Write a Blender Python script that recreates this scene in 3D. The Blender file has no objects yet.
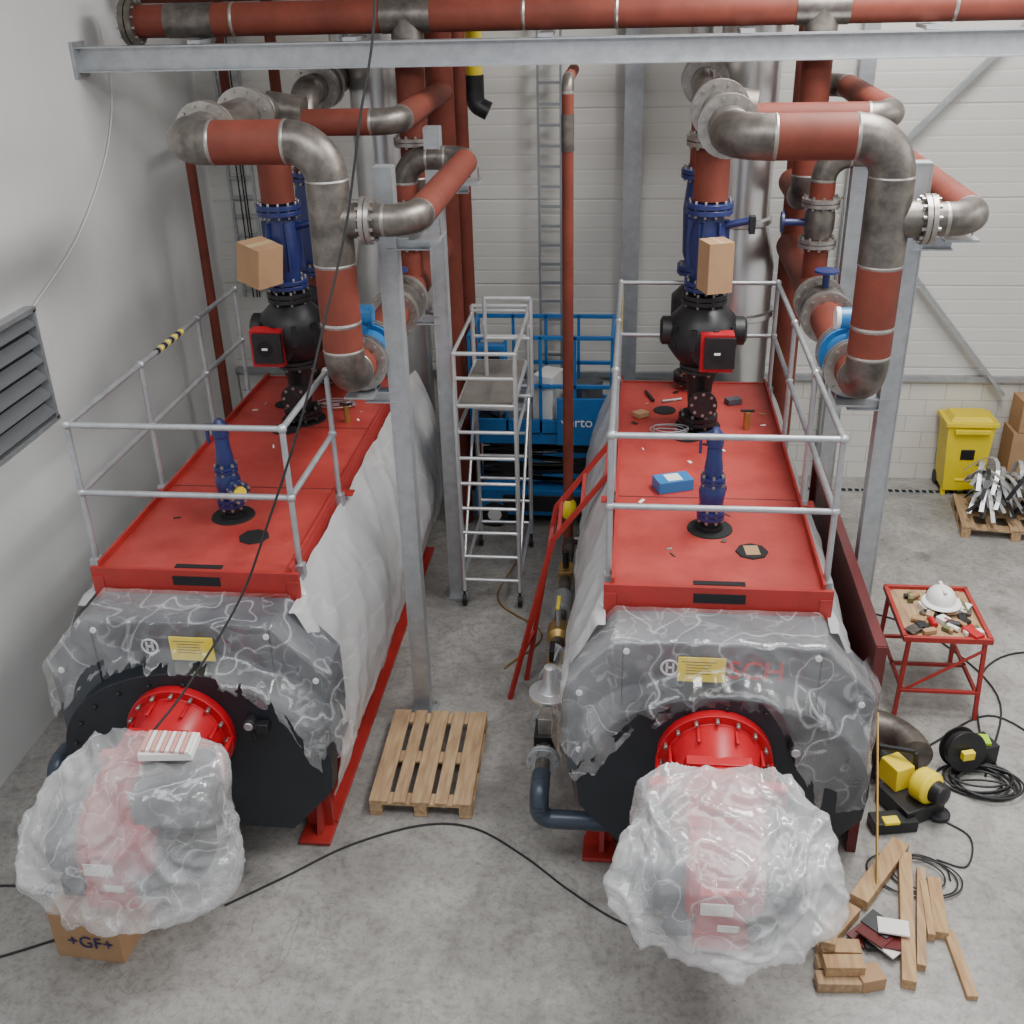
import bpy, bmesh, math, random
from mathutils import Vector, Matrix, noise
random.seed(7)
D=bpy.data; COL=bpy.context.scene.collection
# ------------------------------------------------------------------ materials
def mat(name,col,rough=.5,metal=0.,var=.0,vscale=4.,bump=0.,bscale=30.,col2=None,spec=None):
    m=D.materials.new(name); m.use_nodes=True; nt=m.node_tree; N=nt.nodes; L=nt.links
    p=N['Principled BSDF']; p.inputs['Roughness'].default_value=rough; p.inputs['Metallic'].default_value=metal
    p.inputs['Base Color'].default_value=(*col,1)
    if spec is not None: p.inputs['Specular IOR Level'].default_value=spec
    tc=N.new('ShaderNodeTexCoord')
    if var or col2:
        n=N.new('ShaderNodeTexNoise'); n.inputs['Scale'].default_value=vscale; n.inputs['Detail'].default_value=6
        n.inputs['Roughness'].default_value=.65
        L.new(tc.outputs['Object'],n.inputs['Vector'])
        r=N.new('ShaderNodeValToRGB'); r.color_ramp.elements[0].position=.35; r.color_ramp.elements[1].position=.68
        c2=col2 if col2 else tuple(x*(1-var) for x in col)
        r.color_ramp.elements[0].color=(*c2,1); r.color_ramp.elements[1].color=(*col,1)
        L.new(n.outputs['Fac'],r.inputs['Fac']); L.new(r.outputs['Color'],p.inputs['Base Color'])
    if bump:
        n=N.new('ShaderNodeTexNoise'); n.inputs['Scale'].default_value=bscale; n.inputs['Detail'].default_value=4
        L.new(tc.outputs['Object'],n.inputs['Vector'])
        b=N.new('ShaderNodeBump'); b.inputs['Strength'].default_value=bump; b.inputs['Distance'].default_value=.02
        L.new(n.outputs['Fac'],b.inputs['Height']); L.new(b.outputs['Normal'],p.inputs['Normal'])
    return m
RED=mat('red_paint',(.39,.028,.023),.45,0,.25,3.)
DECK=mat('red_deck_dusty',(.43,.055,.045),.5,0,0,2.2,col2=(.30,.026,.021),bump=.03,bscale=4)
REDD=mat('dark_red_panel',(.12,.014,.014),.4,0,.3,2.)
REDB=mat('burner_red',(.46,.006,.014),.35,0,.1,3.)
RUST=mat('primer_pipe',(.195,.045,.028),.62,0,0,3.,col2=(.13,.030,.019),spec=.3)
GREY=mat('bare_steel',(.23,.205,.18),.40,.75,0,7.,col2=(.10,.087,.078))
FLG=mat('flange_steel',(.42,.39,.36),.38,.8,.3,12.)
GALV=mat('galvanised',(.48,.50,.52),.42,.65,.22,9.)
ALU=mat('aluminium',(.72,.73,.74),.35,.75,.1,9.)
SILV=mat('flue_cladding',(.68,.68,.67),.28,.85,.15,2.5,bump=.08,bscale=5)
BLUE=mat('valve_blue',(.020,.030,.135),.35,0,.25,6.)
CYAN=mat('meter_blue',(.03,.17,.42),.35)
LIFT=mat('lift_blue',(.012,.15,.44),.4,0,.2,3.)
BLACK=mat('black_cast',(.014,.014,.016),.42,0,.3,8.)
DARK=mat('dark_hole',(.006,.006,.007),.8)
NAVY=mat('door_dark',(.013,.017,.024),.5,0,.35,3.)
PANEL=mat('smokebox_grey',(.075,.082,.095),.5,0,.2,3.)
INS=mat('cladding_grey',(.42,.42,.42),.4,.3,.2,2.)
CARD=mat('cardboard',(.42,.25,.13),.8,0,.15,5.)
TAPE=mat('tape',(.50,.36,.20),.4)
YEL=mat('label_yellow',(.85,.66,.03),.5)
YBIN=mat('bin_yellow',(.80,.62,.01),.4,0,.1,3.)
WHITE=mat('white_plastic',(.8,.8,.78),.35)
PAPER=mat('paper',(.78,.76,.72),.7)
RUBBER=mat('cable_rubber',(.012,.012,.013),.55)
BRASS=mat('brass',(.45,.30,.10),.35,.8)
GASP=mat('gas_pipe_dark',(.045,.060,.085),.35,.2,.2,8.)
GREEN=mat('olive',(.12,.13,.05),.5)
PINK=mat('bundle_print',(.62,.30,.26),.6)
def wood(name,c1,c2):
    m=D.materials.new(name); m.use_nodes=True; nt=m.node_tree;N=nt.nodes;L=nt.links;p=N['Principled BSDF'];p.inputs['Roughness'].default_value=.75
    tc=N.new('ShaderNodeTexCoord');mp=N.new('ShaderNodeMapping');mp.inputs['Scale'].default_value=(14,1.6,14)
    n=N.new('ShaderNodeTexNoise');n.inputs['Scale'].default_value=2;n.inputs['Detail'].default_value=8
    r=N.new('ShaderNodeValToRGB');r.color_ramp.elements[0].position=.3;r.color_ramp.elements[1].position=.7
    r.color_ramp.elements[0].color=(*c2,1);r.color_ramp.elements[1].color=(*c1,1)
    L.new(tc.outputs['Object'],mp.inputs[0]);L.new(mp.outputs[0],n.inputs['Vector']);L.new(n.outputs['Fac'],r.inputs['Fac']);L.new(r.outputs['Color'],p.inputs['Base Color'])
    return m
WOOD=wood('wood',(.50,.34,.19),(.28,.17,.09)); WOOD2=wood('wood_fresh',(.52,.34,.18),(.32,.18,.08))
def plastic(name,lo,hi,crease,sc=4.,tint=(.86,.87,.88),bs=.25,gl=.35,g0=.045,stretch=(1,1,1)):
    m=D.materials.new(name); m.use_nodes=True; nt=m.node_tree;N=nt.nodes;L=nt.links
    N.remove(N['Principled BSDF']);out=N['Material Output']
    tc=N.new('ShaderNodeTexCoord');mp=N.new('ShaderNodeMapping');mp.inputs['Scale'].default_value=stretch
    L.new(tc.outputs['Object'],mp.inputs[0])
    def nn(s,d,dist):
        n=N.new('ShaderNodeTexNoise');n.inputs['Scale'].default_value=s;n.inputs['Detail'].default_value=d;n.inputs['Distortion'].default_value=dist;L.new(mp.outputs[0],n.inputs['Vector']);return n
    def ridge(n,w):
        s=N.new('ShaderNodeMath');s.operation='SUBTRACT';s.inputs[1].default_value=.5;a=N.new('ShaderNodeMath');a.operation='ABSOLUTE'
        L.new(n.outputs['Fac'],s.inputs[0]);L.new(s.outputs[0],a.inputs[0])
        r=N.new('ShaderNodeMapRange');r.interpolation_type='SMOOTHSTEP';r.inputs['From Max'].default_value=w;r.inputs['To Min'].default_value=1;r.inputs['To Max'].default_value=0
        L.new(a.outputs[0],r.inputs['Value']);return a,r
    a1,r1=ridge(nn(sc,1.5,.4),.016); a2,r2=ridge(nn(sc*2.3,1.5,.3),.018)
    patch=nn(sc*.55,4,.3)
    mr=N.new('ShaderNodeMapRange');mr.inputs['From Min'].default_value=.35;mr.inputs['From Max'].default_value=.68;mr.inputs['To Min'].default_value=lo;mr.inputs['To Max'].default_value=hi
    L.new(patch.outputs['Fac'],mr.inputs['Value'])
    c1=N.new('ShaderNodeMath');c1.operation='MULTIPLY_ADD';c1.inputs[1].default_value=crease;L.new(r1.outputs[0],c1.inputs[0]);L.new(mr.outputs[0],c1.inputs[2])
    c2=N.new('ShaderNodeMath');c2.operation='MULTIPLY_ADD';c2.use_clamp=True;c2.inputs[1].default_value=crease*.6;L.new(r2.outputs[0],c2.inputs[0]);L.new(c1.outputs[0],c2.inputs[2])
    ad=N.new('ShaderNodeMath');ad.operation='MULTIPLY_ADD';ad.inputs[1].default_value=.5;L.new(a2.outputs[0],ad.inputs[0]);L.new(a1.outputs[0],ad.inputs[2])
    b=N.new('ShaderNodeBump');b.inputs['Strength'].default_value=bs;b.inputs['Distance'].default_value=.12;L.new(ad.outputs[0],b.inputs['Height'])
    tr=N.new('ShaderNodeBsdfTransparent');df=N.new('ShaderNodeBsdfDiffuse');df.inputs['Color'].default_value=(*tint,1);L.new(b.outputs[0],df.inputs['Normal'])
    g=N.new('ShaderNodeBsdfGlossy');g.inputs['Roughness'].default_value=.18;L.new(b.outputs[0],g.inputs['Normal'])
    m1=N.new('ShaderNodeMixShader');L.new(c2.outputs[0],m1.inputs[0]);L.new(tr.outputs[0],m1.inputs[1]);L.new(df.outputs[0],m1.inputs[2])
    lw=N.new('ShaderNodeLayerWeight');lw.inputs['Blend'].default_value=.5
    pw=N.new('ShaderNodeMath');pw.operation='POWER';pw.inputs[1].default_value=3.;L.new(lw.outputs['Facing'],pw.inputs[0])
    fm=N.new('ShaderNodeMath');fm.operation='MULTIPLY_ADD';fm.inputs[1].default_value=gl;fm.inputs[2].default_value=g0;fm.use_clamp=True;L.new(pw.outputs[0],fm.inputs[0])
    m2=N.new('ShaderNodeMixShader');L.new(fm.outputs[0],m2.inputs[0]);L.new(m1.outputs[0],m2.inputs[1]);L.new(g.outputs[0],m2.inputs[2]);L.new(m2.outputs[0],out.inputs[0])
    return m
PLAS=plastic('clear_sheet',.0,.20,.20,2.4,g0=.055,gl=.3)
PLASB=plastic('burner_sheet',.12,.42,.18,3.0,g0=.08,gl=.3)
PLASC=plastic('burner_sheet_milky',.20,.50,.18,3.0,g0=.08,gl=.3)
PLASS=plastic('side_sheet',.58,.80,.08,1.0,(.60,.60,.60),.25,.3,.09,(1.,.6,1.6))
# ------------------------------------------------------------------ builder
class B:
    def __init__(s): s.v=[];s.f=[];s.fm=[];s.m=[]
    def mi(s,m):
        if m not in s.m: s.m.append(m)
        return s.m.index(m)
    def add(s,vs,fs,m):
        o=len(s.v); s.v+= [tuple(v) for v in vs]; i=s.mi(m)
        for f in fs: s.f.append(tuple(o+k for k in f)); s.fm.append(i)
    def box(s,c,d,m,rot=None,taper=1.):
        c=Vector(c); x,y,z=[k/2 for k in d]; vs=[]
        for dz in(-1,1):
            k=taper if dz>0 else 1.
            for dx,dy in((-1,-1),(1,-1),(1,1),(-1,1)): vs.append(Vector((dx*x*k,dy*y*k,dz*z)))
        if rot is not None:
            R=Matrix.Rotation(rot,3,'Z') if isinstance(rot,(int,float)) else rot
            vs=[R@v for v in vs]
        s.add([c+v for v in vs],[(3,2,1,0),(4,5,6,7),(0,1,5,4),(1,2,6,5),(2,3,7,6),(3,0,4,7)],m)
    def beam(s,p0,p1,w,h,m,up=(0,0,1)):
        p0=Vector(p0);p1=Vector(p1);t=(p1-p0);L=t.length;t.normalize();u=Vector(up);u=(u-t*u.dot(t)).normalized();r=t.cross(u)
        R=Matrix((r,t,u)).transposed(); s.box((p0+p1)/2,(w,L,h),m,rot=R)
    def tube(s,pts,r,m,n=16,caps=True):
        pts=[Vector(p) for p in pts];k=len(pts);rs=r if isinstance(r,(list,tuple)) else [r]*k
        T=[]
        for i in range(k):
            t=(pts[min(i+1,k-1)]-pts[max(i-1,0)])
            T.append(t.normalized() if t.length>1e-9 else Vector((0,0,1)))
        a=Vector((0,0,1)) if abs(T[0].z)<.9 else Vector((1,0,0)); u=(a-T[0]*a.dot(T[0])).normalized(); vs=[];fs=[]
        for i in range(k):
            t=T[i];u=u-t*u.dot(t);u.normalize();w=t.cross(u)
            for j in range(n):
                q=2*math.pi*j/n; vs.append(pts[i]+(u*math.cos(q)+w*math.sin(q))*rs[i])
        for i in range(k-1):
            for j in range(n): fs.append((i*n+j,i*n+(j+1)%n,(i+1)*n+(j+1)%n,(i+1)*n+j))
        if caps: fs.append(tuple(range(n))[::-1]); fs.append(tuple((k-1)*n+j for j in range(n)))
        s.add(vs,fs,m)
    def cyl(s,p0,p1,r,m,n=20): s.tube([p0,p1],r,m,n)
    def lathe(s,o,ax,prof,m,n=24):
        o=Vector(o);t=Vector(ax).normalized();a=Vector((0,0,1)) if abs(t.z)<.9 else Vector((1,0,0));u=(a-t*a.dot(t)).normalized();w=t.cross(u)
        vs=[];fs=[];k=len(prof)
        for d,r in prof:
            for j in range(n):
                q=2*math.pi*j/n; vs.append(o+t*d+(u*math.cos(q)+w*math.sin(q))*max(r,1e-4))
        for i in range(k-1):
            for j in range(n): fs.append((i*n+j,i*n+(j+1)%n,(i+1)*n+(j+1)%n,(i+1)*n+j))
        fs.append(tuple(range(n))[::-1]); fs.append(tuple((k-1)*n+j for j in range(n)))
        s.add(vs,fs,m)
    def prism(s,poly,y0,y1,m,axis='Y'):
        n=len(poly)
        def P(a,b,y): return (a,y,b) if axis=='Y' else ((y,a,b) if axis=='X' else (a,b,y))
        vs=[P(a,b,y0) for a,b in poly]+[P(a,b,y1) for a,b in poly]
        fs=[tuple(range(n)),tuple(range(2*n-1,n-1,-1))]+[(i,i+n,(i+1)%n+n,(i+1)%n) for i in range(n)]
        s.add(vs,fs,m)
    def flange(s,p,ax,r,t,m,bolts=12,bm=None,pair=True):
        p=Vector(p);a=Vector(ax).normalized()
        if pair:
            for k in(-1,1): s.lathe(p+a*(k*t*.62-t/2),a,[(0,r),(t,r)],m,28)
            s.cyl(p-a*t*.3,p+a*t*.3,r*.82,m,24)
            tt=t*1.15
        else: s.lathe(p-a*t/2,a,[(0,r),(t,r)],m,28); tt=t/2
        q=Vector((0,0,1)) if abs(a.z)<.9 else Vector((1,0,0));u=(q-a*q.dot(a)).normalized();w=a.cross(u)
        for j in range(bolts):
            g=2*math.pi*(j+.5)/bolts;c=p+(u*math.cos(g)+w*math.sin(g))*r*.86
            s.cyl(c-a*(tt+.022),c+a*(tt+.022),.0125,bm or FLG,6)
    def pipe(s,pts,r,R,ms=None,me=None,seg=None,n=24,weld=True):
        ms=ms or RUST;me=me or GREY;pts=[Vector(p) for p in pts];cur=pts[0]
        for i in range(1,len(pts)):
            p=pts[i];d1=(p-pts[i-1]).normalized();mm=seg[i-1] if seg and seg[i-1] else ms
            if i<len(pts)-1:
                d2=(pts[i+1]-p).normalized();th=d1.angle(d2);tl=R*math.tan(th/2);nr=(d2-d1*d2.dot(d1)).normalized()
                st=p-d1*tl
                if (st-cur).length>1e-3: s.tube([cur,st],r,mm,n)
                arc=[st+d1*R*math.sin(th*k/9)+nr*R*(1-math.cos(th*k/9)) for k in range(10)]
                s.tube(arc,r*1.005,me,n)
                if weld:
                    for q,dd in((st,d1),(arc[-1],d2)): s.tube([q-dd*.012,q,q+dd*.012],[r,r*1.03,r],FLG,n)
                cur=arc[-1]
            else: s.tube([cur,p],r,mm,n)
    def sphere(s,c,r,m,n=20,sc=(1,1,1)):
        c=Vector(c);k=12
        vs=[];fs=[]
        for i in range(k+1):
            th=math.pi*i/k
            for j in range(n):
                q=2*math.pi*j/n;vs.append(c+Vector((math.sin(th)*math.cos(q)*r*sc[0],math.sin(th)*math.sin(q)*r*sc[1],-math.cos(th)*r*sc[2])))
        for i in range(k):
            for j in range(n): fs.append((i*n+j,i*n+(j+1)%n,(i+1)*n+(j+1)%n,(i+1)*n+j))
        s.add(vs,fs,m)
    def done(s,name,parent=None,bevel=0.,smooth=True,ang=.6):
        me=D.meshes.new(name);me.from_pydata(s.v,[],s.f)
        for m in s.m: me.materials.append(m)
        me.polygons.foreach_set('material_index',s.fm)
        bm=bmesh.new();bm.from_mesh(me);bmesh.ops.recalc_face_normals(bm,faces=bm.faces);bm.to_mesh(me);bm.free()
        if smooth:
            me.polygons.foreach_set('use_smooth',[True]*len(me.polygons)); me.set_sharp_from_angle(angle=ang)
        o=D.objects.new(name,me);COL.objects.link(o)
        if parent: o.parent=parent
        if bevel:
            b=o.modifiers.new('bevel','BEVEL');b.width=bevel;b.segments=2;b.limit_method='ANGLE';b.angle_limit=.7
        return o
def empty(name):
    e=D.objects.new(name,None);COL.objects.link(e);return e
def grid(name,nu,nv,fn,m,parent=None,keep=None):
    vs=[fn(i/nu,j/nv) for j in range(nv+1) for i in range(nu+1)];fs=[]
    for j in range(nv):
        for i in range(nu):
            if keep and not keep((i+.5)/nu,(j+.5)/nv): continue
            a=j*(nu+1)+i;fs.append((a,a+1,a+nu+2,a+nu+1))
    me=D.meshes.new(name);me.from_pydata([tuple(v) for v in vs],[],fs);me.materials.append(m)
    me.polygons.foreach_set('use_smooth',[True]*len(me.polygons))
    o=D.objects.new(name,me);COL.objects.link(o)
    if parent:o.parent=parent
    return o
def nz(x,y,z=0.): return noise.noise(Vector((x,y,z)))
def sst(a,b,x):
    t=min(max((x-a)/(b-a),0),1);return t*t*(3-2*t)
def curve_obj(name,pts,r,m,parent=None):
    P=[Vector(p) for p in pts];P=[P[0]*2-P[1]]+P+[P[-1]*2-P[-2]];out=[]
    for i in range(1,len(P)-2):
        for k in range(8):
            t=k/8;a,b,c,d=P[i-1],P[i],P[i+1],P[i+2]
            out.append(.5*((2*b)+(c-a)*t+(2*a-5*b+4*c-d)*t*t+(3*b-a-3*c+d)*t**3))
    out.append(P[-2]);q=B();q.tube(out,r,m,8);return q.done(name,parent)
# ------------------------------------------------------------------ room
def floor_mat():
    m=D.materials.new('concrete');m.use_nodes=True;nt=m.node_tree;N=nt.nodes;L=nt.links;p=N['Principled BSDF']
    tc=N.new('ShaderNodeTexCoord')
    def nn(s,d=8,r=.6,dist=0.):
        n=N.new('ShaderNodeTexNoise');n.inputs['Scale'].default_value=s;n.inputs['Detail'].default_value=d;n.inputs['Roughness'].default_value=r;n.inputs['Distortion'].default_value=dist;L.new(tc.outputs['Object'],n.inputs['Vector']);return n
    def ramp(src,p0,p1,c0,c1):
        r=N.new('ShaderNodeValToRGB');r.color_ramp.elements[0].position=p0;r.color_ramp.elements[1].position=p1
        r.color_ramp.elements[0].color=(*c0,1);r.color_ramp.elements[1].color=(*c1,1);L.new(src,r.inputs['Fac']);return r.outputs[0]
    def mul(a,b,f):
        mx=N.new('ShaderNodeMix');mx.data_type='RGBA';mx.blend_type='MULTIPLY';mx.inputs['Factor'].default_value=f;L.new(a,mx.inputs[6]);L.new(b,mx.inputs[7]);return mx.outputs[2]
    c=nn(45,3)
    col=ramp(nn(.7,8,.6,.5).outputs['Fac'],.35,.65,(.25,.24,.225),(.41,.395,.37))
    col=mul(col,ramp(nn(3.2,10,.75,.8).outputs['Fac'],.36,.58,(.60,.59,.58),(1,1,1)),.8)
    col=mul(col,ramp(nn(18,5,.75).outputs['Fac'],.38,.52,(.66,.66,.66),(1,1,1)),.75)
    # stains of irregular shape
    dn=nn(2.5,4,.6);ad=N.new('ShaderNodeVectorMath');ad.operation='MULTIPLY_ADD';ad.inputs[1].default_value=(.25,.25,0);L.new(dn.outputs['Color'],ad.inputs[0]);L.new(tc.outputs['Object'],ad.inputs[2])
    for sc,a,b in((1.3,.05,.16),(2.1,.02,.07)):
        v=N.new('ShaderNodeTexVoronoi');v.inputs['Scale'].default_value=sc;L.new(ad.outputs[0],v.inputs['Vector'])
        col=mul(col,ramp(v.outputs['Distance'],a,b,(.50,.49,.48),(1,1,1)),.7)
    # hairline scratches
    w=nn(1.1,2,.4,1.5);s=N.new('ShaderNodeMath');s.operation='SUBTRACT';s.inputs[1].default_value=.5;ab=N.new('ShaderNodeMath');ab.operation='ABSOLUTE';L.new(w.outputs['Fac'],s.inputs[0]);L.new(s.outputs[0],ab.inputs[0])
    col=mul(col,ramp(ab.outputs[0],.0,.0035,(.62,.62,.62),(1,1,1)),.6)
    L.new(col,p.inputs['Base Color'])
    p.inputs['Roughness'].default_value=.42
    bp=N.new('ShaderNodeBump');bp.inputs['Strength'].default_value=.15;bp.inputs['Distance'].default_value=.01
    L.new(c.outputs['Fac'],bp.inputs['Height']);L.new(bp.outputs['Normal'],p.inputs['Normal'])
    return m
WALLM=mat('left_wall_plaster',(.72,.725,.715),.75,0,.07,1.2,bump=.05,bscale=60)
WP=mat('wall_panel',(.66,.65,.61),.5,0,.06,.8)
CEIL=mat('ceiling_white',(.6,.6,.6),.8)
def block_mat():
    m=D.materials.new('blockwork');m.use_nodes=True;nt=m.node_tree;N=nt.nodes;L=nt.links;p=N['Principled BSDF']
    tc=N.new('ShaderNodeTexCoord');sp=N.new('ShaderNodeSeparateXYZ');cb=N.new('ShaderNodeCombineXYZ')
    L.new(tc.outputs['Object'],sp.inputs[0]);L.new(sp.outputs[0],cb.inputs[0]);L.new(sp.outputs[2],cb.inputs[1])
    b=N.new('ShaderNodeTexBrick');b.inputs['Scale'].default_value=1;b.inputs['Brick Width'].default_value=.42;b.inputs['Row Height'].default_value=.21;b.inputs['Mortar Size'].default_value=.006
    b.inputs['Color1'].default_value=(.68,.66,.61,1);b.inputs['Color2'].default_value=(.62,.60,.56,1);b.inputs['Mortar'].default_value=(.45,.44,.42,1)
    L.new(cb.outputs[0],b.inputs['Vector']);L.new(b.outputs['Color'],p.inputs['Base Color']);p.inputs['Roughness'].default_value=.8
    return m
WX,WY,CZ=-5.02,12.75,8.2
q=B();q.box((1.5,5,-.1),(13.4,16,.2),floor_mat());q.done('floor',smooth=False)
q=B();q.box((WX-.1,5,CZ/2),(.2,16,CZ),WALLM);q.done('wall_left',smooth=False)
q=B();q.box((8.1,5,CZ/2),(.2,16,CZ),WALLM);q.done('wall_right',smooth=False)
q=B();q.box((1.5,5,CZ+.1),(13.4,16,.2),CEIL);q.done('ceiling',smooth=False)
q=B()
q.box((1.5,WY+.1,.65),(13.0,.2,1.3),block_mat())
z=1.3;prof=[(WY+.02,z)];i=0
while z<CZ-.01:
    z2=min(z+.165,CZ);d=.003 if i%6 else .012
    prof+= [(WY-.01,z+.010),(WY-.01,z2-.022),(WY-.01+d,z2-.017),(WY-.01+d,z2-.008)]
    z=z2;i+=1
prof+=[(WY+.02,CZ),(WY+.2,CZ)]
n=len(prof)
vs=[(-5.02,a,b) for a,b in prof]+[(8.0,a,b) for a,b in prof]
q.add(vs,[(i,i+1,n+i+1,n+i) for i in range(n-1)],WP)
q.done('wall_back',smooth=False)
q=B();q.box((1.5,WY-.03,1.34),(13.0,.08,.07),GALV);q.done('trim_1',smooth=False)
q=B()
q.box((3.2,12.35,.006),(4.2,.10,.012),GALV)
for k in range(52): q.box((1.2+k*.08,12.35,.013),(.05,.07,.004),DARK)
q.done('floor_drain_grate',smooth=False)
q=B();y0,y1,z0,z1=6.75,8.27,2.47,3.43
for zz in(z0,z1): q.box((WX+.05,(y0+y1)/2,zz),(.10,y1-y0+.08,.04),GALV)
for yy in(y0,y1): q.box((WX+.05,yy,(z0+z1)/2),(.10,.04,z1-z0),GALV)
q.box((WX+.012,(y0+y1)/2,(z0+z1)/2),(.02,y1-y0,z1-z0),DARK)
LV=mat('louver_grey',(.20,.21,.22),.4,.4)
for k in range(6):
    zz=z0+.10+k*.155; q.box((WX+.06,(y0+y1)/2,zz),(.12,y1-y0-.05,.012),LV,rot=Matrix.Rotation(.75,3,'Y'))
q.done('window_louver_vent',smooth=False)
curve_obj('wall_cable',[(WX+.02,10.6,5.5),(WX+.02,10.62,5.1),(WX+.02,10.5,4.7),(WX+.02,10.1,4.25),(WX+.03,9.3,3.75),(WX+.03,8.27,3.38)],.006,WHITE)
# ------------------------------------------------------------------ boiler
def boiler(c,right):
    E=empty('industrial_boiler')
    q=B()
    for s in(-1,1):
        X=c+s*.72
        q.box((X,8.35,.02),(.2,4.4,.03),RED);q.box((X,8.35,.30),(.2,4.4,.03),RED);q.box((X,8.35,.16),(.03,4.4,.27),RED)
        q.prism([(X-.12,0.),(X+.08,0.),(X+.08,.55),(X-.12,.62)],6.12,6.16,RED)
        q.prism([(6.0,.03),(6.14,.03),(6.14,.5)],X-.02,X+.02,RED,'X')
        q.box((X-.02,6.05,.02),(.24,.24,.03),RED)
    for yy in(6.4,7.7,9.0,10.2):
        q.prism([(c-.8,.31),(c+.8,.31),(c+.9,.75),(c-.9,.75)],yy-.03,yy+.03,RED)
    q.done('skid',E,.004)
    q=B();q.lathe((c,5.95,1.10),(0,1,0),[(0,.86),(.02,.90),(4.55,.90),(4.62,.82)],INS,48)
    for yy in(7.3,8.6,9.9): q.lathe((c,yy,1.10),(0,1,0),[(0,.905),(.05,.905)],GALV,48)
    q.lathe((c,10.5,1.25),(0,1,0),[(0,.7),(.35,.7),(.36,.68)],PANEL,40)
    q.done('shell',E)
    q=B();co_=c+.02
    q.prism([(co_-.66,2.04),(co_+.66,2.04),(co_+.98,1.68),(co_+.98,.98),(co_+.80,.80),(co_-.80,.80),(co_-.98,.98),(co_-.98,1.68)],5.8,6.16,PANEL)
    for s in(-1,1): q.box((co_+s*.62,5.797,1.56),(.012,.01,.9),DARK)
    for dx,dz in((-.6,1.96),(.6,1.96),(-.9,1.62),(.9,1.62),(-.9,1.15),(.9,1.15)): q.cyl((co_+dx,5.785,dz),(co_+dx,5.805,dz),.022,WHITE,12)
    q.done('smokebox_casing',E,.01)
    q=B();cd_=c+.06
    poly=[(cd_-.62,.44),(cd_+.62,.44),(cd_+.93,.80),(cd_+.95,1.0)]
    for k in range(1,32):
        a=math.pi*k/32;poly.append((cd_+.95*math.cos(a),1.03+.71*math.sin(a)))
    poly+=[(cd_-.95,1.0),(cd_-.93,.80)]
    q.prism(poly,5.64,5.79,NAVY)
    for k in range(11):
        a=math.pi*(k+.5)/11;q.cyl((cd_+.87*math.cos(a),5.62,1.03+.63*math.sin(a)),(cd_+.87*math.cos(a),5.65,1.03+.63*math.sin(a)),.016,BLACK,6)
    q.cyl((c+.5,5.56,1.40),(c+.5,5.64,1.40),.045,BLACK);q.cyl((c+.5,5.545,1.40),(c+.5,5.57,1.40),.03,GALV)
    q.box((c+.58,5.6,1.37),(.09,.06,.07),BLACK);q.cyl((c+.5,5.6,1.36),(c+.52,5.6,1.25),.012,BLACK,8)
    q.done('front_door',E,.012)
    q=B();x0,x1,Y0,Y1=c-.68,c+.69,6.22,10.1
    q.box(((x0+x1)/2,(Y0+Y1)/2,2.185),(x1-x0,Y1-Y0,.03),DECK)
    q.box(((x0+x1)/2,Y0-.01,2.09),(x1-x0+.12,.03,.24),RED)
    for s in(-1,1): q.box(((x0+x1)/2+s*.70,Y0-.015,2.02),(.08,.04,.26),RED)
    for s,X in((-1,x0),(1,x1)):
        q.box((X,(Y0+Y1)/2,2.12),(.025,Y1-Y0,.16),RED)
        q.box((X,(Y0+Y1)/2,2.225),(.02,Y1-Y0,.05),RED)
        for yy in(6.3,7.5,8.7,9.9): q.box((X-s*.03,yy,1.98),(.09,.09,.3),RED)
        q.box((X+s*.06,7.55,2.17),(.12,.10,.012),RED)
    q.box(((x0+x1)/2,Y1,2.15),(x1-x0,.03,.12),RED)
    for yy in (7.55,8.8): q.box(((x0+x1)/2,yy,2.2015),(x1-x0,.012,.003),REDD)
    q.box((c+.02,6.193,2.13),(.34,.006,.07),DARK);q.box((c+.02,6.27,2.203),(.34,.05,.006),DARK)
    q.lathe((c,7.05,2.198),(0,0,1),[(0,.165),(.012,.16)],DARK,28)
    q.lathe((c+.27,6.72,2.198),(0,0,1),[(0,.115),(.012,.11)],DARK,8)
    if right: q.box((c+.27,6.72,2.213),(.10,.13,.006),CARD,.1)
    q.lathe((c-.28,9.35,2.198),(0,0,1),[(0,.10),(.012,.1)],DARK,24)
    q.lathe((c-.1,8.75,2.198),(0,0,1),[(0,.13),(.012,.13)],DARK,24)
    q.lathe((c,9.0,2.198),(0,0,1),[(0,.2),(.012,.2)],DARK,28)
    q.cyl((c+.42,8.95,2.2),(c+.42,8.95,2.36),.03,BRASS,10);q.box((c+.42,8.95,2.37),(.12,.02,.02),RUBBER)
    for k in range(22 if right else 8):
        yy=random.uniform(8.2,9.9) if k%4 else random.uniform(6.5,8.)
        q.box((c+random.uniform(-.6,.6),yy,2.205),(random.uniform(.02,.08),random.uniform(.01,.04),.006),random.choice([GALV,PAPER,CARD,CARD,BLACK,GREY]),random.uniform(0,3))
    if right:
        q.cyl((c-.30,9.55,2.215),(c-.12,9.62,2.215),.012,GALV,8);q.cyl((c-.45,9.8,2.22),(c-.38,9.55,2.22),.015,BLACK,8);q.box((c+.35,9.55,2.23),(.14,.09,.05),PANEL,.4);q.box((c-.5,9.2,2.225),(.12,.10,.04),CARD,.7)
    q.done('deck',E,.003)
    q=B();lx=c+.10 if not right else c-.10;lz=1.85
    q.box((lx,5.782,lz),(.30,.012,.18),YEL)
    for k in range(5): q.box((lx-.02,5.775,lz+.06-k*.022),(.16 if k else .22,.002,.004),BLACK)
    q.done('label',E)
    q=B();ox=lx-.30 if not right else lx-.20
    LG=mat('logo_grey',(.6,.61,.62),.5)
    n=28
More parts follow.
